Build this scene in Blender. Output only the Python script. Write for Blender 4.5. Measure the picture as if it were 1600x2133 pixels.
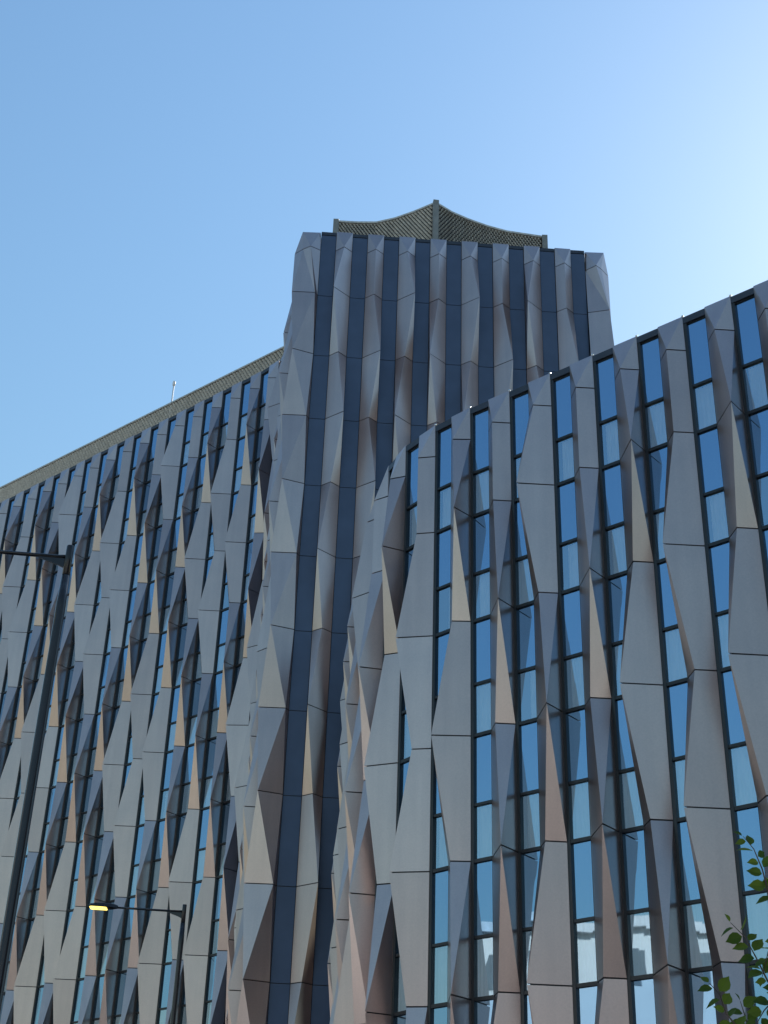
import bpy, math, random
from mathutils import Vector, Matrix
random.seed(7)
for o in list(bpy.data.objects):
    bpy.data.objects.remove(o)
scene = bpy.context.scene
COL = scene.collection

# ------------------------------------------------------------------ camera
CAM_Z = 1.6
PITCH = math.radians(30.352)
ROLL = math.radians(2.011)
cd = bpy.data.cameras.new('camera')
cam = bpy.data.objects.new('camera', cd)
COL.objects.link(cam)
cd.sensor_fit = 'HORIZONTAL'
cd.sensor_width = 36.0
cd.lens = 36.0 * 2931.5 / 1600.0
cd.clip_start = 0.1
cd.clip_end = 6000
_fw = Vector((0, math.cos(PITCH), math.sin(PITCH)))
_up = Vector((0, -math.sin(PITCH), math.cos(PITCH)))
_rt = Vector((1, 0, 0))
_cx = _rt * math.cos(ROLL) + _up * math.sin(ROLL)
_cy = -_rt * math.sin(ROLL) + _up * math.cos(ROLL)
m = Matrix((_cx, _cy, -_fw)).transposed().to_4x4()
m.translation = (0, 0, CAM_Z)
cam.matrix_world = m
scene.camera = cam

# ------------------------------------------------------------------ world and sun
SUN_EL = math.radians(38.0)
SUN_AZ = math.radians(34.0)      # to the right of the viewing direction (+Y)
world = bpy.data.worlds.new('World')
scene.world = world
world.use_nodes = True
nt = world.node_tree
nt.nodes.clear()
wo = nt.nodes.new('ShaderNodeOutputWorld')
bg = nt.nodes.new('ShaderNodeBackground')
sky = nt.nodes.new('ShaderNodeTexSky')
sky.sky_type = 'NISHITA'
sky.sun_disc = False
sky.sun_elevation = SUN_EL
sky.sun_rotation = SUN_AZ
sky.air_density = 2.6
sky.dust_density = 0.6
sky.ozone_density = 10.0
bg.inputs['Strength'].default_value = 0.12
nt.links.new(sky.outputs[0], bg.inputs['Color'])
nt.links.new(bg.outputs[0], wo.inputs['Surface'])
sd = bpy.data.lights.new('sun', 'SUN')
sd.energy = 4.5
sd.angle = math.radians(0.5)
sd.color = (1.0, 0.95, 0.88)
sun = bpy.data.objects.new('sun', sd)
COL.objects.link(sun)
_sdir = Vector((math.sin(SUN_AZ) * math.cos(SUN_EL), math.cos(SUN_AZ) * math.cos(SUN_EL), math.sin(SUN_EL)))
sun.rotation_euler = (-_sdir).to_track_quat('-Z', 'Y').to_euler()
sun.location = _sdir * 120
scene.view_settings.view_transform = 'Standard'
scene.view_settings.look = 'None'
scene.view_settings.gamma = 1.0
scene.view_settings.use_curve_mapping = False
scene.view_settings.exposure = 0.3
scene.render.resolution_x = 768
scene.render.resolution_y = 1024

# ------------------------------------------------------------------ units
H = 3.15            # storey height, metres
OFF = 0.0958
PITCHF = 0.431      # facade module in storeys
def zn(n):
    return CAM_Z + H * (n + OFF)
def P2(p):
    return Vector((p[0] * H, p[1] * H))

# ------------------------------------------------------------------ materials
def new_mat(name):
    mt = bpy.data.materials.new(name)
    mt.use_nodes = True
    t = mt.node_tree
    b = t.nodes['Principled BSDF']
    return mt, t, b
def noise(t, scale, detail=3.0, coord='Object'):
    tc = t.nodes.new('ShaderNodeTexCoord')
    n = t.nodes.new('ShaderNodeTexNoise')
    n.inputs['Scale'].default_value = scale
    n.inputs['Detail'].default_value = detail
    t.links.new(tc.outputs[coord], n.inputs['Vector'])
    return n
def ramp(t, src, stops):
    r = t.nodes.new('ShaderNodeValToRGB')
    el = r.color_ramp.elements
    el[0].position, el[0].color = stops[0][0], (*stops[0][1], 1)
    el[1].position, el[1].color = stops[1][0], (*stops[1][1], 1)
    for p, c in stops[2:]:
        e = el.new(p); e.color = (*c, 1)
    t.links.new(src, r.inputs[0])
    return r
def plain(name, col, rough=0.6, metal=0.0, var=0.12, scale=3.0, bump=0.0):
    mt, t, b = new_mat(name)
    n = noise(t, scale)
    lo = tuple(max(0, c * (1 - var)) for c in col); hi = tuple(min(1, c * (1 + var)) for c in col)
    r = ramp(t, n.outputs['Fac'], [(0.3, lo), (0.7, hi)])
    t.links.new(r.outputs[0], b.inputs['Base Color'])
    b.inputs['Roughness'].default_value = rough
    b.inputs['Metallic'].default_value = metal
    if bump:
        n2 = noise(t, scale * 8)
        bp = t.nodes.new('ShaderNodeBump'); bp.inputs['Strength'].default_value = bump; bp.inputs['Distance'].default_value = 0.01
        t.links.new(n2.outputs['Fac'], bp.inputs['Height']); t.links.new(bp.outputs[0], b.inputs['Normal'])
    return mt

def bronze():
    mt, t, b = new_mat('anodised_bronze')
    oi = t.nodes.new('ShaderNodeObjectInfo')
    r = ramp(t, oi.outputs['Random'], [(0.0, (0.595, 0.47, 0.432)), (1.0, (0.685, 0.555, 0.512)), (0.5, (0.64, 0.512, 0.472))])
    n = noise(t, 0.9, 5.0)
    n2 = noise(t, 26.0, 3.0)
    mx = t.nodes.new('ShaderNodeMix'); mx.data_type = 'RGBA'; mx.blend_type = 'MULTIPLY'
    mx.inputs[0].default_value = 1.0
    r2 = ramp(t, n.outputs['Fac'], [(0.25, (0.90, 0.90, 0.91)), (0.75, (1.0, 1.0, 1.0))])
    t.links.new(r.outputs[0], mx.inputs[6]); t.links.new(r2.outputs[0], mx.inputs[7])
    mx2 = t.nodes.new('ShaderNodeMix'); mx2.data_type = 'RGBA'; mx2.blend_type = 'MULTIPLY'; mx2.inputs[0].default_value = 1.0
    r3 = ramp(t, n2.outputs['Fac'], [(0.3, (0.92, 0.92, 0.93)), (0.7, (1.0, 1.0, 1.0))])
    t.links.new(mx.outputs[2], mx2.inputs[6]); t.links.new(r3.outputs[0], mx2.inputs[7])
    tc = t.nodes.new('ShaderNodeTexCoord'); mp = t.nodes.new('ShaderNodeMapping'); mp.inputs['Scale'].default_value = (4.0, 4.0, 0.25)
    n4 = t.nodes.new('ShaderNodeTexNoise'); n4.inputs['Scale'].default_value = 1.0; n4.inputs['Detail'].default_value = 4.0
    t.links.new(tc.outputs['Object'], mp.inputs['Vector']); t.links.new(mp.outputs[0], n4.inputs['Vector'])
    mx3 = t.nodes.new('ShaderNodeMix'); mx3.data_type = 'RGBA'; mx3.blend_type = 'MULTIPLY'; mx3.inputs[0].default_value = 1.0
    r4 = ramp(t, n4.outputs['Fac'], [(0.3, (0.92, 0.92, 0.93)), (0.7, (1.0, 1.0, 1.0))])
    t.links.new(mx2.outputs[2], mx3.inputs[6]); t.links.new(r4.outputs[0], mx3.inputs[7])
    t.links.new(mx3.outputs[2], b.inputs['Base Color'])
    b.inputs['Metallic'].default_value = 0.9
    rr = t.nodes.new('ShaderNodeMapRange')
    rr.inputs[3].default_value = 0.26; rr.inputs[4].default_value = 0.34
    t.links.new(n.outputs['Fac'], rr.inputs[0]); t.links.new(rr.outputs[0], b.inputs['Roughness'])
    bp = t.nodes.new('ShaderNodeBump'); bp.inputs['Strength'].default_value = 0.10; bp.inputs['Distance'].default_value = 0.03
    n3 = noise(t, 0.8, 0.0)
    t.links.new(n3.outputs['Fac'], bp.inputs['Height']); t.links.new(bp.outputs[0], b.inputs['Normal'])
    return mt

def glass(name, spandrel):
    mt, t, b = new_mat(name)
    out = t.nodes['Material Output']
    n = noise(t, 0.55, 1.5, 'Object')
    bp = t.nodes.new('ShaderNodeBump'); bp.inputs['Strength'].default_value = 0.06; bp.inputs['Distance'].default_value = 0.05
    t.links.new(n.outputs['Fac'], bp.inputs['Height'])
    gl = t.nodes.new('ShaderNodeBsdfGlossy')
    gl.inputs['Roughness'].default_value = 0.015
    gl.inputs['Color'].default_value = (0.41, 0.69, 1.0, 1) if spandrel else (0.60, 0.82, 1.0, 1)
    t.links.new(bp.outputs[0], gl.inputs['Normal'])
    lw = t.nodes.new('ShaderNodeLayerWeight'); lw.inputs['Blend'].default_value = 0.35
    mr = t.nodes.new('ShaderNodeMapRange')
    mr.inputs[3].default_value = 0.58 if spandrel else 0.54; mr.inputs[4].default_value = 1.0
    t.links.new(lw.outputs['Fresnel'], mr.inputs[0])
    mix = t.nodes.new('ShaderNodeMixShader')
    t.links.new(mr.outputs[0], mix.inputs[0])
    if spandrel:
        b.inputs['Base Color'].default_value = (0.012, 0.03, 0.045, 1); b.inputs['Roughness'].default_value = 0.4
        t.links.new(b.outputs[0], mix.inputs[1])
    else:
        tr = t.nodes.new('ShaderNodeBsdfTransparent'); tr.inputs['Color'].default_value = (0.97, 1.0, 1.0, 1)
        t.links.new(tr.outputs[0], mix.inputs[1])
    t.links.new(gl.outputs[0], mix.inputs[2])
    t.links.new(mix.outputs[0], out.inputs['Surface'])
    return mt

M = {}
M['bronze'] = bronze()
M['joint'] = plain('joint_shadow_gap', (0.035, 0.033, 0.035), 0.7)
M['frame'] = plain('black_window_frame', (0.014, 0.017, 0.021), 0.35)
M['coping'] = plain('dark_blue_coping', (0.045, 0.055, 0.075), 0.4, 0.3)
M['navy'] = plain('navy_infill', (0.07, 0.105, 0.18), 0.42, 0.25, 0.08, 1.2)
M['spandrel'] = glass('spandrel_glass', True)
M['vision'] = glass('vision_glass', False)
M['core'] = plain('dark_core', (0.03, 0.03, 0.033), 0.9)
M['curtain'] = plain('pale_curtain', (0.86, 0.86, 0.83), 0.9, 0, 0.05)
M['reveal'] = plain('white_reveal', (0.82, 0.82, 0.80), 0.7, 0, 0.03)
M['screen'] = plain('olive_metal_scale', (0.55, 0.545, 0.50), 0.5, 0.3, 0.2, 6.0)
M['screen_post'] = plain('grey_post', (0.27, 0.27, 0.25), 0.5, 0.4)
M['lamp'] = plain('black_lamp_paint', (0.020, 0.018, 0.020), 0.14, 0.0)
M['glint_bead'] = plain('glint_bead_steel', (0.8, 0.8, 0.8), 0.15, 1.0)
M['white'] = plain('white_paint', (0.8, 0.8, 0.8), 0.4)

# ------------------------------------------------------------------ object helpers
def mesh_obj(name, verts, faces, mat, parent=None, smooth=False, mats=None, idx=None):
    me = bpy.data.meshes.new(name)
    me.from_pydata([tuple(v) for v in verts], [], faces)
    me.update()
    if mats:
        for k in mats: me.materials.append(M[k])
        for p, i in zip(me.polygons, idx): p.material_index = i
    else:
        me.materials.append(M[mat] if isinstance(mat, str) else mat)
    if smooth:
        for p in me.polygons: p.use_smooth = True
    o = bpy.data.objects.new(name, me)
    COL.objects.link(o)
    if parent: o.parent = parent
    return o
def empty(name, label, cat, loc=(0, 0, 0), group=None):
    o = bpy.data.objects.new(name, None)
    COL.objects.link(o)
    o.location = (0, 0, 0)
    o['label'] = label; o['category'] = cat
    if group: o['group'] = group
    return o
class MB:
    def __init__(s): s.v = []; s.f = []; s.i = []
    def box8(s, c, mi=0):
        k = len(s.v); s.v += c
        for f in ((0, 1, 2, 3), (7, 6, 5, 4), (0, 4, 5, 1), (1, 5, 6, 2), (2, 6, 7, 3), (3, 7, 4, 0)):
            s.f.append(tuple(k + q for q in f)); s.i.append(mi)
    def quad(s, a, b, c, d, mi=0):
        k = len(s.v); s.v += [a, b, c, d]; s.f.append((k, k + 1, k + 2, k + 3)); s.i.append(mi)
    def tube(s, pts, rads, seg=12, mi=0, cap=True):
        k0 = len(s.v)
        for j, (p, r) in enumerate(zip(pts, rads)):
            p = Vector(p)
            d = (Vector(pts[min(j + 1, len(pts) - 1)]) - Vector(pts[max(j - 1, 0)])).normalized()
            a = d.cross(Vector((0.3, 1, 0.1))); a.normalize(); b = d.cross(a)
            for q in range(seg):
                an = 2 * math.pi * q / seg
                s.v.append(p + a * r * math.cos(an) + b * r * math.sin(an))
        for j in range(len(pts) - 1):
            for q in range(seg):
                s.f.append((k0 + j * seg + q, k0 + j * seg + (q + 1) % seg, k0 + (j + 1) * seg + (q + 1) % seg, k0 + (j + 1) * seg + q)); s.i.append(mi)
        if cap:
            s.f.append(tuple(k0 + q for q in range(seg))[::-1]); s.i.append(mi)
            e = k0 + (len(pts) - 1) * seg
            s.f.append(tuple(e + q for q in range(seg))); s.i.append(mi)
    def build(s, name, mat, parent=None, smooth=False, mats=None):
        return mesh_obj(name, s.v, s.f, mat, parent, smooth, mats, s.i)

class Frame:
    """local axes of a piece of facade: a along the wall (metres from L), b outward, z up"""
    def __init__(s, L, R):
        s.L, s.R = L, R
        s.w = (R - L).length
        s.t = (R - L) / s.w
        s.n = Vector((s.t.y, -s.t.x))
    def p(s, a, b, z):
        q = s.L + s.t * a + s.n * b
        return Vector((q.x, q.y, z))
    def box(s, mb, a0, a1, b0, b1, z0, z1, mi=0):
        mb.box8([s.p(a0, b1, z0), s.p(a1, b1, z0), s.p(a1, b1, z1), s.p(a0, b1, z1),
                 s.p(a0, b0, z0), s.p(a1, b0, z0), s.p(a1, b0, z1), s.p(a0, b0, z1)], mi)

GAP = 0.017
def apex(fr, kind, depth):
    if kind == 'W': return (0.0, depth)
    if kind == 'P': return (fr.w, depth)
    return (fr.w * 0.5, depth * 0.5)

def make_panel(parent, top, bot, diag):
    """closed folded cassette between two horizontal profiles; diag[i] True: fold runs from top[i] to bot[i+1]"""
    mN = len(top)
    v = list(top) + list(bot)
    f = []
    for i in range(mN - 1):
        a, b, c, d = i, i + 1, mN + i + 1, mN + i
        if diag[i]: f += [(a, d, c), (a, c, b)]
        else: f += [(a, d, b), (b, d, c)]
    f.append(tuple(range(mN)))
    f.append(tuple(range(2 * mN - 1, mN - 1, -1)))
    f.append((0, mN - 1, 2 * mN - 1, mN))
    return mesh_obj('panel', v, f, 'bronze', parent)

def make_fin(parent, L, R, depth, kinds, n_top, n_bot):
    """kinds: {n: 'W' or 'P'}, every other joint has its ridge in the middle"""
    fr = Frame(L, R)
    zs = [(n_top + 0.79 - 1 if False else n_top - 0.34, 'M')]
    n = int(math.floor(n_top - 1.0))
    while n >= n_bot:
        zs.append((n, kinds.get(n, 'M'))); n -= 1
    # backing core seen in the joints
    cv, cf = [], []
    for (nn, k) in zs:
        a, d = apex(fr, k, depth)
        a = 0.05 + (fr.w - 0.1) * a / fr.w
        z = zn(nn)
        cv += [fr.p(0.03, -0.1, z), fr.p(0.03, 0.0, z), fr.p(a, d - 0.055, z), fr.p(fr.w - 0.03, 0.0, z), fr.p(fr.w - 0.03, -0.1, z)]
    for j in range(len(zs) - 1):
        for q in range(4):
            A, B, C_, D = j * 5 + q, j * 5 + q + 1, j * 5 + 6 + q, j * 5 + 5 + q
            k0, k1 = zs[j][1], zs[j + 1][1]
            use = (k1 == 'W') if q == 1 else (k1 != 'P')
            if use: cf += [(A, D, C_), (A, C_, B)]
            else: cf += [(A, D, B), (B, D, C_)]
    core = mesh_obj('fin', cv, cf, 'joint', parent)
    for j in range(len(zs) - 1):
        (n1, k1), (n0, k0) = zs[j], zs[j + 1]
        z1, z0 = zn(n1) - GAP, zn(n0) + GAP
        a1, d1 = apex(fr, k1, depth); a0, d0 = apex(fr, k0, depth)
        d1 += random.uniform(-.007, .007); d0 += random.uniform(-.007, .007); a1 += random.uniform(-.004, .004); a0 += random.uniform(-.004, .004)
        top = [fr.p(0, -0.05, z1), fr.p(0, 0, z1), fr.p(a1, d1, z1), fr.p(fr.w, 0, z1), fr.p(fr.w, -0.05, z1)]
        bot = [fr.p(0, -0.05, z0), fr.p(0, 0, z0), fr.p(a0, d0, z0), fr.p(fr.w, 0, z0), fr.p(fr.w, -0.05, z0)]
        make_panel(core, top, bot, (True, k0 == 'W', k0 != 'P', True))
    # cap: the ridge dies into the top edge
    zt, zb = zn(n_top), zn(n_top - 0.34) + GAP
    a, d = apex(fr, 'M', depth)
    v = [fr.p(0, 0.012, zt), fr.p(fr.w, 0.012, zt), fr.p(a, d, zb), fr.p(0, 0, zb), fr.p(fr.w, 0, zb),
         fr.p(0, -0.25, zt), fr.p(fr.w, -0.25, zt), fr.p(0, -0.05, zb), fr.p(fr.w, -0.05, zb)]
    f = [(0, 2, 1), (0, 3, 2), (1, 2, 4), (0, 1, 6, 5), (0, 5, 7, 3), (1, 4, 8, 6), (3, 7, 8, 4, 2), (5, 6, 8, 7)]
    mesh_obj('cap_panel', v, f, 'bronze', core)
    return core

VIS = 0.436
def make_window_strip(parent, R, L, n_top, n_bot, seed):
    """glazed strip between the right edge of one fin and the left edge of the next"""
    fr = Frame(R, L)
    w = fr.w
    mb = MB()
    zb, zt = zn(n_bot), zn(n_top) - 0.02
    fl, rr = 0.085, 0.018
    fr.box(mb, 0.0, fl, -0.16, -0.012, zb, zt)
    fr.box(mb, w - rr, w, -0.16, -0.012, zb, zt)
    n = n_bot
    levels = []
    while n < n_top - 0.9:
        levels.append((n, n + VIS)); n += 1
    for (a, b) in levels:
        fr.box(mb, fl, w - rr, -0.14, -0.022, zn(a) - 0.042, zn(a) + 0.042)
        fr.box(mb, fl, w - rr, -0.14, -0.026, zn(b) - 0.034, zn(b) + 0.034)
    fr.box(mb, fl, w - rr, -0.5, -0.05, zt - 0.24, zt - 0.20)
    strip = mb.build('window_strip', 'frame', parent)
    rnd = random.Random(seed)
    for i, (a, b) in enumerate(levels):
        z0, z1 = zn(a) + 0.05, zn(b) - 0.04
        q = MB(); e = [rnd.uniform(-0.003, 0.003) for _ in range(4)]
        q.quad(fr.p(fl - .01, -.078, z0), fr.p(w - rr + .01, -.078, z0), fr.p(w - rr + .01, -.078, z1), fr.p(fl - .01, -.078, z1))
        for k, dv in enumerate(e): q.v[k] = q.v[k] + Vector((fr.n.x, fr.n.y, 0)) * dv
        q.build('pane', 'vision', strip)
        nxt = zn(levels[i + 1][0]) - 0.05 if i + 1 < len(levels) else zt - 0.22
        q = MB(); e = [rnd.uniform(-0.004, 0.004) for _ in range(4)]
        fr.box(q, fl - 0.01, w - rr + 0.01, -0.1, -0.076, zn(b) + 0.04, nxt)
        for k, dv in enumerate(e): q.v[k] = q.v[k] + Vector((fr.n.x, fr.n.y, 0)) * dv
        q.build('spandrel_pane', 'spandrel', strip)
        # interior: white reveal and a curtain hanging behind the glass
        c = MB()
        c.quad(fr.p(0.06, -0.10, z0 - .1), fr.p(0.06, -0.20, z0 - .1), fr.p(0.06, -0.20, z1 + .02), fr.p(0.06, -0.10, z1 + .02), 0)
        c.quad(fr.p(w - .04, -0.20, z0 - .1), fr.p(w - .04, -0.10, z0 - .1), fr.p(w - .04, -0.10, z1 + .02), fr.p(w - .04, -0.20, z1 + .02), 0)
        c.quad(fr.p(0.06, -0.10, z1 + .03), fr.p(0.06, -0.20, z1 + .03), fr.p(w - .04, -0.20, z1 + .03), fr.p(w - .04, -0.10, z1 + .03), 0)
        x0 = 0.06 + rnd.choice((0.0, 0.0, 0.0, 0.1)); x1 = w - .04
        if rnd.random() < 0.2: x0 = w * rnd.uniform(0.35, 0.7)
        ph = rnd.uniform(0, 6)
        N = 16
        for s_ in range(N):
            aa = x0 + (x1 - x0) * s_ / N; ab = x0 + (x1 - x0) * (s_ + 1) / N
            ba = -0.19 + 0.02 * math.sin(ph + s_ * 1.9); bb = -0.19 + 0.02 * math.sin(ph + (s_ + 1) * 1.9)
            c.quad(fr.p(aa, ba, z0 - .1), fr.p(ab, bb, z0 - .1), fr.p(ab, bb, z1 + .02), fr.p(aa, ba, z1 + .02), 1)
        c.build('curtain', None, strip, False, ['reveal', 'curtain'])
    cp = MB()
    fr.box(cp, -0.01, w + 0.01, -0.5, 0.004, zt - 0.20, zt - 0.005)
    cp.build('coping', 'coping', parent)
    return strip

def make_infill_strip(parent, R, L, n_top, n_bot):
    fr = Frame(R, L); w = fr.w
    mb = MB()
    fr.box(mb, 0, w, -0.2, -0.075, zn(n_bot), zn(n_top) - 0.02)
    strip = mb.build('infill_strip', 'joint', parent)
    n = n_bot
    while n < n_top:
        z0 = zn(n) + 0.014; z1 = (zn(n + 1) - 0.014) if n + 1 < n_top - 0.5 else zn(n_top) - 0.21
        q = MB(); fr.box(q, 0.022, w - 0.022, -0.08, -0.05, z0, z1); q.build('infill_panel', 'navy', strip)
        if n + 1 >= n_top - 0.5: break
        n += 1
    q = MB(); fr.box(q, 0.01, w - 0.01, -0.5, -0.03, zn(n_top) - 0.185, zn(n_top) - 0.02); q.build('coping', 'coping', parent)
    return strip

def make_core(parent, poly, n_top, z_bot=0.0):
    pts = [P2(p) for p in poly]
    k = len(pts)
    v = [Vector((p.x, p.y, z_bot)) for p in pts] + [Vector((p.x, p.y, zn(n_top) - 0.3)) for p in pts]
    f = [(i, (i + 1) % k, k + (i + 1) % k, k + i) for i in range(k)] + [tuple(range(k, 2 * k))]
    return mesh_obj('core_wall', v, f, 'core', parent)

# ------------------------------------------------------------------ plan of the facades (in storeys, camera at the origin)
# left wing: right edges of its fins, L0 nearest the tall block
L0 = Vector((-1.70614, 17.99866)); LS = Vector((-0.32822551, 0.2846198))
LR = {i: L0 + LS * i for i in range(1, 20)}
LR[0] = Vector((-1.735, 17.965))
A_ = {12: 'P', 10: 'W', 8: 'P', 6: 'P', 4: 'W', 2: 'P'}
B_ = {11: 'W', 9: 'W', 7: 'P', 5: 'W', 3: 'P'}
C_ = {11: 'P', 9: 'P', 7: 'W', 5: 'P', 3: 'P'}
D_ = {12: 'W', 10: 'P', 8: 'W', 6: 'W', 4: 'P', 2: 'W'}
LK = [C_, A_, B_, A_, C_, D_]
# return wall between the left wing and the tall block
SR = [Vector(p) for p in ((-1.525, 17.45), (-1.425, 17.03), (-1.37, 16.62), (-1.33, 16.21), (-1.30, 15.79), (-1.27, 15.37))]
SK = [D_, C_, A_, B_, A_, C_]
# tall block
TR = {i: Vector((-1.003 + 0.4354 * i, 14.92 + 0.0246 * i)) for i in range(0, 9)}
TK = {1: D_, 2: C_, 3: A_, 4: B_, 5: A_, 6: C_, 7: D_, 8: C_}
TOP = 13.13
# right front block
FO = Vector((0.091452, 10.99198)); FS = Vector((0.3254174, -0.2798887))
FR = {i: FO + FS * i for i in range(2, 14)}
FR[1] = Vector((0.445, 10.735)); FR[0] = Vector((0.185, 11.09))
for k, p in enumerate(((0.03, 11.46), (-0.048, 11.87), (-0.088, 12.29), (-0.115, 12.71), (-0.14, 13.13), (-0.163, 13.55), (-0.182, 13.97), (-0.20, 14.39), (-0.21, 14.80))):
    FR[-1 - k] = Vector(p)
FA = {5: 'W', 3: 'W', 1: 'P'}
FB = {6: 'P', 4: 'W', 2: 'P'}
FC = {5: 'P', 3: 'P', 1: 'W'}
FD = {6: 'W', 4: 'P', 2: 'W'}
FK = [FB, FA, FB, FC, FD, FC]
FTOP = 7.13
FINW = 0.53

# ------------------------------------------------------------------ ground
def sheet(name, x0, x1, y0, y1, z, mat):
    o = mesh_obj(name, [(x0, y0, z), (x1, y0, z), (x1, y1, z), (x0, y1, z)], [(0, 1, 2, 3)], mat)
    o['kind'] = 'structure'; o['label'] = name.replace('_', ' ') + ' in front of the building'
    return o
M['ground'] = plain('ground_paving', (0.17, 0.167, 0.163), 0.85, 0, 0.2, 0.4)
M['asphalt'] = plain('asphalt', (0.05, 0.05, 0.052), 0.8, 0, 0.3, 2.0)
sheet('ground', -1500, 1500, -1500, 1500, -0.12, 'ground')
sheet('road', -13, -5.2, -300, 120, -0.116, 'asphalt')
pv = MB(); pv.box8([Vector(c) for c in ((-5.2, -60, -0.1201), (60, -60, -0.1201), (60, 80, -0.1201), (-5.2, 80, -0.1201), (-5.2, -60, 0.0), (60, -60, 0.0), (60, 80, 0.0), (-5.2, 80, 0.0))])
o = pv.build('pavement', 'ground'); o['kind'] = 'structure'

# ------------------------------------------------------------------ right front block
fb = empty('faceted_building', 'lower bronze building in front at right, faceted fins between blue glass window strips', 'building')
order = list(range(-8, 13))
Ls = {}
for i in order:
    R = FR[i]; Lq = R + (FR[i - 1] - R) * FINW
    Ls[i] = Lq
    make_fin(fb, P2(Lq), P2(R), 0.49 * PITCHF * H, FK[i % 6], FTOP, 1)
for i in order[:-1]:
    make_window_strip(fb, P2(FR[i]), P2(Ls[i + 1]), FTOP, 1, 100 + i)
def inward(pts, d):
    out = []
    for k in range(len(pts)):
        a = pts[max(k - 1, 0)]; b = pts[min(k + 1, len(pts) - 1)]
        t = (b - a).normalized(); n = Vector((t.y, -t.x)); out.append(pts[k] - n * d)
    return out
fpath = inward([FR[i] for i in range(-8, 13)], 0.13)
make_core(fb, fpath + [fpath[-1] + Vector((2.2, 2.6)), Vector((3.0, 14.2)), Vector((0.2, 14.5))], FTOP)
# shiny beads added on the fin corners to stand in for sun glints
for i in range(1, 9):
    p = P2(FR[i]); mb = MB(); c = Vector((p.x, p.y, zn(FTOP) + 0.02))
    mb.tube([c + Vector((0, 0, z)) for z in (-.03, -.022, -.01, .008, .022, .03)], [0.01, 0.022, 0.03, 0.03, 0.02, 0.005], 10)
    mb.build('glint_bead', 'glint_bead', fb, True)

# ------------------------------------------------------------------ left wing
lw_ = empty('long_building_wing', 'long bronze wing receding to the left, diamond shaped fins and narrow windows', 'building')
Ll = {}
for i in range(0, 19):
    R = LR[i]; Lq = R + (LR[i + 1] - R) * FINW
    Ll[i] = Lq
    make_fin(lw_, P2(Lq), P2(R), 0.49 * PITCHF * H, LK[i % 6], TOP, 1)
for i in range(1, 19):
    make_window_strip(lw_, P2(LR[i]), P2(Ll[i - 1]), TOP, 1, 300 + i)
lpath = inward([LR[i] for i in range(18, -1, -1)], 0.13)
make_core(lw_, lpath + [lpath[-1] + Vector((2.0, 3.6)), lpath[0] + Vector((3.2, 3.8))], TOP)

# ------------------------------------------------------------------ tall block
tb = empty('tall_building', 'tall middle block with bronze fins, navy panels and a scaled screen on its roof', 'building')
prev = LR[0]
SL = []
for k, R in enumerate(SR):
    Lq = R + (prev - R) * FINW
    SL.append(Lq)
    make_fin(tb, P2(Lq), P2(R), 0.46 * PITCHF * H, SK[k], TOP, 1)
    make_infill_strip(tb, P2(prev), P2(Lq), TOP, 1)
    prev = R
# corner fin
CL = Vector((-1.265, 15.14))
make_infill_strip(tb, P2(SR[-1]), P2(CL), TOP, 1)
def V3(p, n, dz=0): return Vector((p[0] * H, p[1] * H, zn(n) + dz))
def corner_profile(n):
    if n == 12.79: return [(-1.265, 15.14), (-1.36, 15.03), (-1.24, 14.92), (-1.133, 14.852), (-1.003, 14.93)]
    if n % 2 == 0: return [(-1.265, 15.14), (-1.345, 14.872), (-1.345, 14.868), (-1.035, 14.872), (-1.003, 14.93)]
    return [(-1.265, 15.14), (-1.272, 14.803), (-1.271, 14.801), (-1.268, 14.801), (-1.003, 14.905)]
cn = [12.79] + list(range(12, 0, -1))
cv, cf = [], []
for n in cn:
    for q in corner_profile(n):
        c = Vector((-1.17, 15.05)); w_ = c + (Vector(q) - c) * 0.88
        cv.append(Vector((w_.x * H, w_.y * H, zn(n))))
for j in range(len(cn) - 1):
    wb = (cn[j + 1] % 2 == 0)
    dg = (False, True, wb, not wb) if j else (False, True, True, True)
    for q in range(4):
        a, b, c, d = j * 5 + q, j * 5 + q + 1, j * 5 + 6 + q, j * 5 + 5 + q
        cf += [(a, d, c), (a, c, b)] if dg[q] else [(a, d, b), (b, d, c)]
corner = mesh_obj('corner_fin', cv, cf, 'joint', tb)
for j in range(len(cn) - 1):
    n1, n0 = cn[j], cn[j + 1]
    top = [V3(q, n1, -GAP) for q in corner_profile(n1)]; bot = [V3(q, n0, GAP) for q in corner_profile(n0)]
    wide_b = (n0 % 2 == 0)
    make_panel(corner, top, bot, (False, True, wide_b, not wide_b) if n1 != 12.79 else (False, True, True, True))
pb = [V3(q, 12.79, GAP) for q in corner_profile(12.79)]
tl, tr_ = V3((-1.265, 14.955), TOP), V3((-1.015, 14.955), TOP)
bl, br = V3((-1.265, 15.2), TOP), V3((-1.015, 15.2), TOP)
v = pb + [tl, tr_, bl, br, V3((-1.015, 15.2), 12.79)]
mesh_obj('cap_panel', v, [(5, 3, 6), (5, 2, 3), (5, 1, 2), (5, 0, 1), (6, 3, 4), (5, 6, 8, 7), (5, 7, 0), (6, 4, 9, 8), (0, 9, 4, 3, 2, 1), (7, 8, 9, 0)], 'bronze', corner)
# regular fins
TW = 0.222
for i in range(1, 9):
    R = TR[i]; Lq = R + (TR[i - 1] - R).normalized() * TW
    make_infill_strip(tb, P2(TR[i - 1]), P2(Lq), TOP, 1)
    make_fin(tb, P2(Lq), P2(R), 0.195 * H, TK[i], TOP, 1)
T9L = Vector((2.68, 15.125))
make_infill_strip(tb, P2(TR[8]), P2(T9L), TOP, 1)
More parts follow.
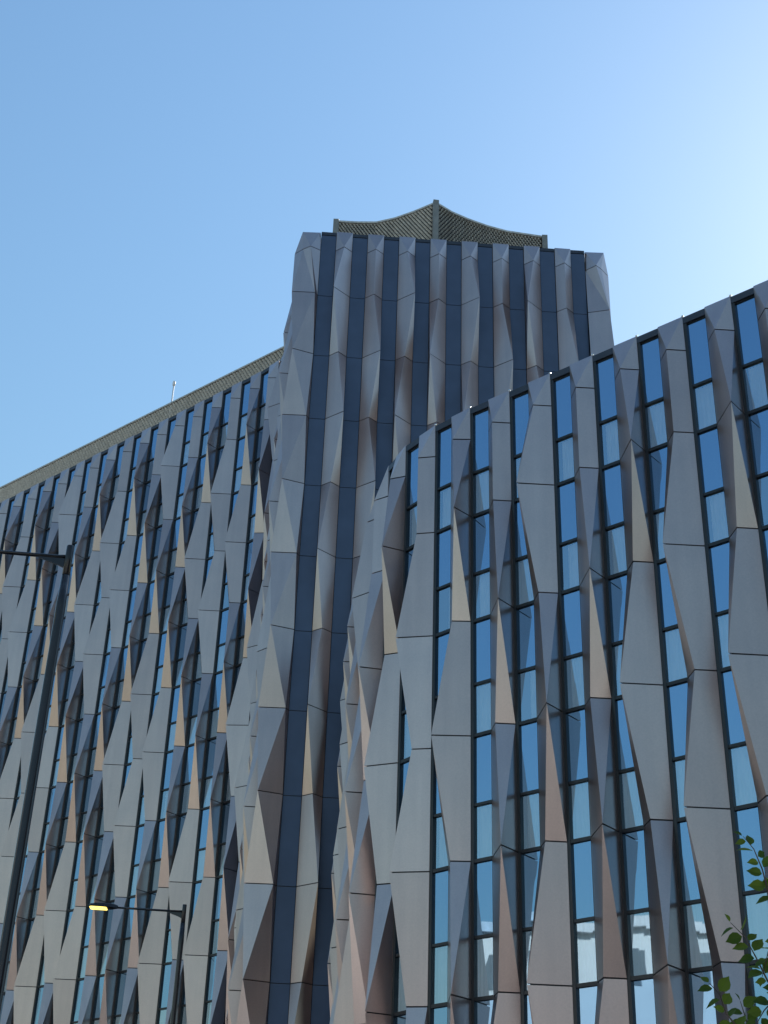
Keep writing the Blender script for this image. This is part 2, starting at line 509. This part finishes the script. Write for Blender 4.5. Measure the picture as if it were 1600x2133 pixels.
# right corner fin
def rc_profile(n):
    if n == 12.79: return [(2.685, 15.16), (2.818, 15.045), (2.90, 15.12), (3.02, 15.27)]
    if n % 2 == 0: return [(2.68, 15.10), (2.962, 15.022), (2.99, 15.15), (3.02, 15.27)]
    return [(2.68, 15.06), (3.005, 14.99), (3.02, 15.13), (3.03, 15.27)]
cv, cf = [], []
for n in cn:
    for q in rc_profile(n):
        c = Vector((2.85, 15.25)); w_ = c + (Vector(q) - c) * 0.92
        cv.append(Vector((w_.x * H, w_.y * H, zn(n))))
for j in range(len(cn) - 1):
    for q in range(3): cf.append((j * 4 + q, j * 4 + 4 + q, j * 4 + 5 + q, j * 4 + q + 1))
rc = mesh_obj('corner_fin', cv, cf, 'joint', tb)
for j in range(len(cn) - 1):
    n1, n0 = cn[j], cn[j + 1]
    make_panel(rc, [V3(q, n1, -GAP) for q in rc_profile(n1)], [V3(q, n0, GAP) for q in rc_profile(n0)], (True, True, True))
pb = [V3(q, 12.79, GAP) for q in rc_profile(12.79)]
v = pb + [V3((2.69, 15.168), TOP), V3((2.955, 15.168), TOP), V3((2.69, 15.4), TOP), V3((2.955, 15.4), TOP), V3((2.69, 15.4), 12.79)]
mesh_obj('cap_panel', v, [(4, 1, 5), (4, 0, 1), (5, 1, 2), (5, 2, 3), (4, 5, 7, 6), (5, 3, 7), (4, 6, 8, 0), (0, 8, 3, 2, 1), (6, 7, 3, 8)], 'bronze', rc)
# right return wall, mostly out of sight
prevR = Vector((2.84, 15.42))
for k in range(4):
    Lq = prevR + Vector((0.0, 0.20)); R = prevR + Vector((0.0, 0.43))
    make_infill_strip(tb, P2(prevR), P2(Lq), TOP, 1)
    make_fin(tb, P2(Lq), P2(R), 0.195 * H, [A_, C_, D_, B_][k], TOP, 1)
    prevR = R
make_core(tb, [(-1.45, 18.2), (-1.12, 15.6), (-1.1, 15.08), (2.99, 15.28), (2.99, 15.36), (2.80, 15.46), (2.72, 17.2), (2.7, 20), (-0.5, 21)], TOP)

# ------------------------------------------------------------------ roof screens of small folded metal scales
def make_screen(parent, path, n0, n1, du, dz, out, rough_seed):
    """scales hung on a backing sheet along a plan path given from left to right (metres)"""
    rnd = random.Random(rough_seed)
    z0, z1 = zn(n0), zn(n1)
    segs = []
    tot = 0
    for a, b in zip(path[:-1], path[1:]):
        segs.append((a, b, tot, (b - a).length)); tot += (b - a).length
    def at(s):
        s = min(max(s, 0), tot - 1e-4)
        for a, b, s0, l in segs:
            if s0 <= s <= s0 + l: 
                t = (b - a) / l; return a + t * (s - s0), t, Vector((t.y, -t.x))
        return path[-1], t, Vector((t.y, -t.x))
    inn = {p.freeze(): q for p, q in zip(path, inward(path, 0.10))}
    bk = MB()
    for a, b, s0, l in segs:
        a2, b2 = inn[a.freeze()], inn[b.freeze()]
        bk.quad(Vector((a2.x, a2.y, z0)), Vector((b2.x, b2.y, z0)), Vector((b2.x, b2.y, z1)), Vector((a2.x, a2.y, z1)))
    back = bk.build('roof_screen', 'joint', parent)
    mb = MB()
    rows = int((z1 - z0) / dz); cols = int(tot / du)
    for r in range(rows):
        zt = z1 - r * dz
        for c in range(cols):
            s = (c + (0.5 if r % 2 else 0.0) + 0.5) * du
            if s > tot - du * 0.5: continue
            p, t, n = at(s)
            hw = du * 0.42; hh = dz * 1.05
            o_ = out * rnd.uniform(0.85, 1.1)
            def q(a, b, z): w = p + t * a + n * b; return Vector((w.x, w.y, z))
            k = len(mb.v)
            mb.v += [q(-hw, o_ * 1.0, zt - hh * .4), q(0.0, o_ * .8, zt), q(hw, -o_ * .35, zt - hh * .4), q(0.0, 0.0, zt - hh), q(0.0, -0.02, zt - hh + 0.03)]
            mb.f += [(k, k + 3, k + 1), (k + 1, k + 3, k + 2), (k, k + 4, k + 3), (k + 3, k + 4, k + 2)]; mb.i += [0] * 4
    rl = MB()
    for a, b, s0, l in segs:
        t = (b - a) / l; n = Vector((t.y, -t.x))
        c = [a - n * .11, b - n * .11, b + n * out * .9, a + n * out * .9]
        rl.box8([Vector((q.x, q.y, z1 - .09)) for q in c] + [Vector((q.x, q.y, z1 + .01)) for q in c])
    rl.build('top_rail', 'screen', back)
    s_ = mb.build('scales', 'screen', back); s_['kind'] = 'stuff'
    return back
def post(parent, x, y, n0, n1, w=0.14, d=0.14, ang=0.0):
    c = P2((x, y)); mb = MB(); ca, sa = math.cos(ang), math.sin(ang)
    cs = [Vector((c.x + a * ca - b * sa, c.y + a * sa + b * ca, 0)) for a, b in ((-w, -d), (w, -d), (w, d), (-w, d))]
    mb.box8([Vector((q.x, q.y, zn(n0))) for q in cs] + [Vector((q.x, q.y, zn(n1))) for q in cs])
    return mb.build('screen_post', 'screen_post', parent)
SN = 14.4
k_ = (SN + OFF) / (14.2 + OFF)
sp = [Vector(p) * k_ for p in ((-0.848, 15.91), (-0.56, 15.92), (-0.258, 15.906), (0.02, 15.80), (0.30, 15.64), (0.575, 15.455))]
make_screen(tb, [p * H for p in sp], 12.9, SN, 0.165, 0.13, 0.10, 1)
sp2 = [Vector(p) * k_ for p in ((0.615, 15.455), (0.84, 15.63), (1.091, 15.769), (1.38, 15.90), (1.681, 16.001), (2.238, 16.094))]
make_screen(tb, [p * H for p in sp2], 12.9, SN, 0.165, 0.13, 0.10, 2)
post(tb, 0.597 * k_, 15.42 * k_, 12.9, SN + 0.015, 0.13, 0.12, math.radians(8))
post(tb, -0.862 * k_, 15.90 * k_, 12.9, SN + 0.02, 0.13, 0.10)
post(tb, 2.262 * k_, 16.09 * k_, 12.9, SN + 0.02, 0.13, 0.10)
la = Vector((-8.06, 24.63)); lb = Vector((-1.60, 19.16))
make_screen(lw_, [la * H, lb * H], 12.9, SN, 0.22, 0.175, 0.14, 3)

# ------------------------------------------------------------------ roof antenna
an = empty('roof_antenna', 'thin white antenna mast standing on the roof of the left wing', 'antenna')
ap = Vector((-3.93, 21.15)) 
mb = MB(); mb.tube([V3(ap, n) for n in (12.8, 14.82)], [0.045, 0.045], 10); mb.build('mast', 'white', an, True)
mb = MB(); mb.tube([V3(ap, n) for n in (14.80, 14.82, 14.9, 14.92)], [0.03, 0.085, 0.085, 0.03], 10); mb.build('mast_head', 'white', an, True)

# ------------------------------------------------------------------ street lamps
def lamp_glow():
    mt, t, b = new_mat('lamp_lens')
    b.inputs['Base Color'].default_value = (0.9, 0.8, 0.3, 1)
    b.inputs['Emission Color'].default_value = (1.0, 0.78, 0.12, 1)
    b.inputs['Emission Strength'].default_value = 1.7
    n = noise(t, 30.0, 1.0)
    r = ramp(t, n.outputs['Fac'], [(0.35, (1.0, 0.72, 0.10)), (0.65, (1.0, 0.86, 0.25))])
    t.links.new(r.outputs[0], b.inputs['Emission Color'])
    return mt
M['lens'] = lamp_glow()
def street_lamp(x, y, ztop, arm, tilt, label, rlow, rtop):
    e = empty('street_lamp', label, 'street lamp', group='street lamps')
    b0 = Vector((x, y, 0))
    mb = MB(); zj = ztop - 0.42
    mb.tube([b0 + Vector((0, 0, z)) for z in (0, 0.02, 1.5, 1.6, zj - 1.0, zj - .4, zj)], [rlow * 1.6, rlow * 1.5, rlow * 1.45, rlow, rlow * .9, rtop * 1.25, rtop * 1.04], 24)
    mb.build('pole', 'lamp', e, True)
    mb = MB(); mb.tube([b0 + Vector((0, 0, z)) for z in (zj + 0.012, zj + 0.014, ztop - 0.01, ztop)], [rtop * .96, rtop, rtop * .97, rtop * 0.9], 20)
    mb.build('pole_head', 'lamp', e, True)
    mb = MB(); a0 = b0 + Vector((-rtop * .5, 0, ztop - 0.16)); a1 = a0 + Vector((-arm, 0, arm * math.tan(tilt)))
    mb.tube([a0, a1], [0.026, 0.024], 12); mb.build('arm', 'lamp', e, True)
    mb = MB()
    g = [Vector((x - rtop * .5, y, ztop - .13)), Vector((x - rtop * .5, y, ztop - .32)), Vector((x - rtop - .08, y, ztop - .27)), Vector((x - .48, y, ztop - .16 + .48 * math.tan(tilt)))]
    mb.box8([q + Vector((0, -.012, 0)) for q in g] + [q + Vector((0, .012, 0)) for q in g])
    mb.build('bracket', 'lamp', e)
    # luminaire: tapered flat housing with a lens underneath
    hl = 0.66
    d = Vector((-math.cos(tilt), 0, math.sin(tilt))); up = Vector((math.sin(tilt), 0, math.cos(tilt))); sd_ = Vector((0, 1, 0))
    prof = [(0.0, 0.035, 0.04), (0.06, 0.06, 0.06), (0.14, 0.115, 0.07), (0.30, 0.15, 0.075), (0.52, 0.15, 0.06), (0.62, 0.125, 0.045), (hl, 0.08, 0.03)]
    mb = MB(); k = 0
    for s_, hw, hh in prof:
        c = a1 + d * s_
        for a, b in ((-1, -.25), (-.9, -.4), (.9, -.4), (1, -.25), (.8, .75), (.4, 1.1), (-.4, 1.1), (-.8, .75)):
            mb.v.append(c + sd_ * a * hw + up * b * hh)
    for j in range(len(prof) - 1):
        for q in range(8):
            mb.f.append((j * 8 + q, j * 8 + (q + 1) % 8, (j + 1) * 8 + (q + 1) % 8, (j + 1) * 8 + q)); mb.i.append(0)
    mb.f.append(tuple(range(8))); mb.f.append(tuple(range((len(prof) - 1) * 8, len(prof) * 8))[::-1]); mb.i += [0, 0]
    hd = mb.build('luminaire', 'lamp', e)
    mb = MB()
    for (s_, hw) in ((0.25, 0.115), (0.29, 0.125), (0.58, 0.12), (0.63, 0.10)):
        c = a1 + d * s_
        for a, b in ((-1, -.028), (1, -.028), (.93, -.05), (-.93, -.05)):
            mb.v.append(c + sd_ * a * hw + up * b)
    for j in range(3):
        for q in range(4):
            mb.f.append((j * 4 + q, (j + 1) * 4 + q, (j + 1) * 4 + (q + 1) % 4, j * 4 + (q + 1) % 4)); mb.i.append(0)
    mb.f += [(3, 2, 1, 0), (12, 13, 14, 15)]; mb.i += [0, 0]
    mb.build('lens', 'lens', hd)
    return e
street_lamp(-3.91, 15.5, CAM_Z + 8.42, 1.5, math.radians(3.0), 'nearer black street lamp, tall pole at the left edge, arm leaving the picture', 0.065, 0.047)
street_lamp(-4.26, 32.55, CAM_Z + 8.42, 1.5, math.radians(1.5), 'farther black street lamp with glowing yellow head in front of the left wing', 0.062, 0.050)

# ------------------------------------------------------------------ buildings across the street mirrored in the glass, two more added for the light
def far_building(name, label, x0, x1, y0, y1, h, wall, nfl, nwin, rot=0.0):
    e = empty(name, label, 'building')
    mb = MB(); mb.box8([Vector(c) for c in ((x0, y0, -0.12), (x1, y0, -0.12), (x1, y1, -0.12), (x0, y1, -0.12), (x0, y0, h), (x1, y0, h), (x1, y1, h), (x0, y1, h))])
    mb.build('wall', wall, e)
    fh = h / nfl
    for f in range(nfl):
        for w in range(nwin):
            wy = (y1 - y0) / nwin
            a, b = y0 + wy * (w + 0.33), y0 + wy * (w + 0.67)
            z0, z1 = f * fh + fh * 0.3, f * fh + fh * 0.75
            q = MB(); q.box8([Vector(c) for c in ((x1 - .1, a, z0), (x1 + .03, a, z0), (x1 + .03, b, z0), (x1 - .1, b, z0), (x1 - .1, a, z1), (x1 + .03, a, z1), (x1 + .03, b, z1), (x1 - .1, b, z1))])
            q.build('window', 'far_glass', e)
    q = MB(); q.box8([Vector(c) for c in ((x0 - .3, y0 - .3, h), (x1 + .3, y0 - .3, h), (x1 + .3, y1 + .3, h), (x0 - .3, y1 + .3, h), (x0 - .3, y0 - .3, h + .5), (x1 + .3, y0 - .3, h + .5), (x1 + .3, y1 + .3, h + .5), (x0 - .3, y1 + .3, h + .5))])
    q.build('roof_edge', 'white', e)
    c = Vector(((x0 + x1) / 2, (y0 + y1) / 2, 0))
    e.matrix_world = Matrix.Translation(c) @ Matrix.Rotation(math.radians(rot), 4, 'Z') @ Matrix.Translation(-c)
    return e
M['wall_pale'] = plain('pale_render', (0.82, 0.82, 0.80), 0.8, 0, 0.06, 0.3)
M['far_glass'] = plain('grey_glass', (0.16, 0.19, 0.21), 0.35)
M['wall_grey'] = plain('grey_stone', (0.50, 0.50, 0.49), 0.8, 0, 0.08, 0.4)
M['wall_dark'] = plain('dark_brick', (0.10, 0.075, 0.065), 0.9, 0, 0.25, 1.0)
M['wall_tan'] = plain('tan_brick', (0.26, 0.22, 0.185), 0.9, 0, 0.2, 1.0)
far_building('office_building', 'pale office building across the street, mirrored in the lowest windows at right', -64, -42, 5, 25, 21.5, 'wall_pale', 5, 5, 18)
far_building('brick_building', 'tan brick building across the street, mirrored in the low windows at right', -62, -40, -26, -2, 16.0, 'wall_tan', 4, 6, 18)
far_building('sky_blocker_building', 'dark brick building added unseen behind the viewer to darken the right-hand fin faces', 34, 56, -70, 6, 26.0, 'wall_dark', 7, 16, 0)  # added out of view to block light from the right-hand fin faces
far_building('bounce_terrace', 'long pale terrace added unseen behind the viewer to light the lower cladding', -8, 14, -78, -8, 22.0, 'wall_grey', 6, 14, 90)  # added out of view as a sunlit reflector for the front fin faces
far_building('white_building', 'white building across the street, mirrored in the low windows of the left wing', -70, -48, 34, 50, 15.0, 'wall_pale', 4, 4, 12)

# ------------------------------------------------------------------ tree at the right, only some twigs reach into view
def leaf_mat():
    mt, t, b = new_mat('leaf')
    oi = t.nodes.new('ShaderNodeObjectInfo')
    n = noise(t, 5.0, 2.0)
    ad = t.nodes.new('ShaderNodeMath'); ad.operation = 'ADD'
    t.links.new(oi.outputs['Random'], ad.inputs[0]); t.links.new(n.outputs['Fac'], ad.inputs[1])
    hf = t.nodes.new('ShaderNodeMath'); hf.operation = 'MULTIPLY'; hf.inputs[1].default_value = 0.5
    t.links.new(ad.outputs[0], hf.inputs[0])
    r = ramp(t, hf.outputs[0], [(0.2, (0.045, 0.095, 0.015)), (0.8, (0.18, 0.26, 0.03))])
    t.links.new(r.outputs[0], b.inputs['Base Color'])
    b.inputs['Roughness'].default_value = 0.6
    b.inputs['Specular IOR Level'].default_value = 0.25
    tl_ = t.nodes.new('ShaderNodeBsdfTranslucent'); t.links.new(r.outputs[0], tl_.inputs['Color'])
    mx = t.nodes.new('ShaderNodeMixShader'); mx.inputs[0].default_value = 0.45
    t.links.new(b.outputs[0], mx.inputs[1]); t.links.new(tl_.outputs[0], mx.inputs[2])
    t.links.new(mx.outputs[0], t.nodes['Material Output'].inputs['Surface'])
    return mt
M['leaf'] = leaf_mat()
M['bark'] = plain('bark', (0.10, 0.075, 0.055), 0.9, 0, 0.3, 8.0)
def leaf_geo(base, d, nrm, L):
    d = d.normalized(); s = d.cross(nrm).normalized(); u = s.cross(d)
    P = lambda a, b, c: base + d * a * L + s * b * L + u * c * L
    prof = [(0.10, 0.0), (0.28, 0.26), (0.5, 0.34), (0.72, 0.27), (0.9, 0.10), (1.05, 0.0)]
    v = []
    for a, w in prof:
        dr = -0.12 * a * a
        v += [P(a, -w, 0.10 * w / 0.34 + dr), P(a, 0, dr), P(a, w, 0.10 * w / 0.34 + dr)]
    f = []
    for j in range(len(prof) - 1):
        k = j * 3
        f += [(k, k + 3, k + 4, k + 1), (k + 1, k + 4, k + 5, k + 2)]
    return v, f
tree = empty('tree', 'young green tree at the right edge, leafy twigs reaching in at the bottom corner', 'tree')
tb0 = Vector((4.3, 8.0, 0))
mb = MB()
mb.tube([tb0 + Vector(p) for p in ((0, 0, 0), (0.02, 0, .3), (0.05, 0.03, 1.6), (0.0, 0.0, 3.0), (0.08, .05, 4.6), (0.05, 0.0, 5.8))], [.14, .10, .085, .065, .035, .01], 10)
rt = random.Random(3)
tips = []
for k in range(16):
    an_ = rt.uniform(0, 6.283); h0 = rt.uniform(1.9, 5.0); ln = rt.uniform(0.8, 1.35) * (1 - 0.1 * abs(h0 - 3.2))
    a = tb0 + Vector((0, 0, h0)); e_ = a + Vector((math.cos(an_) * ln, math.sin(an_) * ln, ln * .5)); mid = (a + e_) / 2 + Vector((0, 0, -.06))
    mb.tube([a, mid, e_], [.028, .018, .006], 6); tips.append((a, mid, e_))
mb.build('trunk', 'bark', tree, True)
cm = MB()
for a, mid, e_ in tips:
    for _ in range(46):
        s_ = rt.uniform(.3, 1.05); p = a.lerp(e_, s_) + Vector((rt.gauss(0, .17), rt.gauss(0, .17), rt.gauss(0, .16)))
        v, f = leaf_geo(p, Vector((rt.gauss(0, 1), rt.gauss(0, 1), rt.gauss(-.4, .5))), Vector((rt.gauss(0, .5), rt.gauss(0, .5), 1)), rt.uniform(.07, .11))
        k = len(cm.v); cm.v += v; cm.f += [tuple(k + q for q in ff) for ff in f]; cm.i += [0] * len(f)
crown = cm.build('crown', 'leaf', tree)
TWIGS_DATA = [[(2.16, 7.3, 3.559), (2.072, 7.3, 3.668), (2.054, 7.3, 3.781), (2.02, 7.3, 3.888), (1.97, 7.3, 3.954)], [(2.19, 7.5, 3.145), (2.078, 7.5, 3.249), (2.034, 7.5, 3.357), (1.981, 7.5, 3.474), (1.911, 7.5, 3.547)], [(2.038, 7.2, 2.724), (1.87, 7.2, 2.895), (1.77, 7.2, 3.026), (1.749, 7.2, 3.112), (1.701, 7.2, 3.166)], [(2.004, 7.4, 2.797), (1.936, 7.4, 2.954), (1.912, 7.4, 3.069), (1.898, 7.4, 3.125)]] + [[(2.301, 7.35, 3.577), (2.122, 7.35, 3.435), (2.052, 7.35, 3.36), (2.009, 7.35, 3.239)], [(2.228, 7.25, 3.213), (2.049, 7.25, 3.125), (1.974, 7.25, 3.054), (1.918, 7.25, 2.972)], [(2.199, 7.3, 3.059), (2.032, 7.3, 2.962), (1.969, 7.3, 2.926), (1.85, 7.3, 2.934)]]
for pts in TWIGS_DATA:
    pts = [Vector(p) for p in pts]
    root = tb0 + Vector((0, 0, pts[0].z - 0.6))
    mb = MB(); full = [root, (root + pts[0]) / 2 + Vector((0, 0, .12))] + pts
    rad = [.022, .014] + [0.006 - 0.0045 * j / (len(pts) - 1) for j in range(len(pts))]
    mb.tube(full, rad, 6)
    tw = mb.build('twig', 'bark', tree, True)
    ln = sum((b - a).length for a, b in zip(pts[:-1], pts[1:]))
    nl = max(5, int(ln / 0.030))
    side = 1
    for j in range(nl + 1):
        s_ = ln * j / nl; acc = 0
        for a, b in zip(pts[:-1], pts[1:]):
            l = (b - a).length
            if s_ <= acc + l + 1e-6: p = a.lerp(b, (s_ - acc) / l); dd = (b - a).normalized(); break
            acc += l
        side = -side
        lat = dd.cross(Vector((0, 1, 0))).normalized() * side
        dr = dd * (1.2 if j == nl else 0.6) + lat * (0.1 if j == nl else 0.95) + Vector((rt.gauss(0, .25), rt.gauss(0, .35), rt.gauss(-.15, .2)))
        nr = Vector((rt.gauss(0, .5), -0.75 + rt.gauss(0, .3), 0.6 + rt.gauss(0, .3)))
        v, f = leaf_geo(p, dr, nr, rt.uniform(.062, .098) * (0.7 if j == nl else 1.0))
        mesh_obj('leaf', v, f, 'leaf', tw)
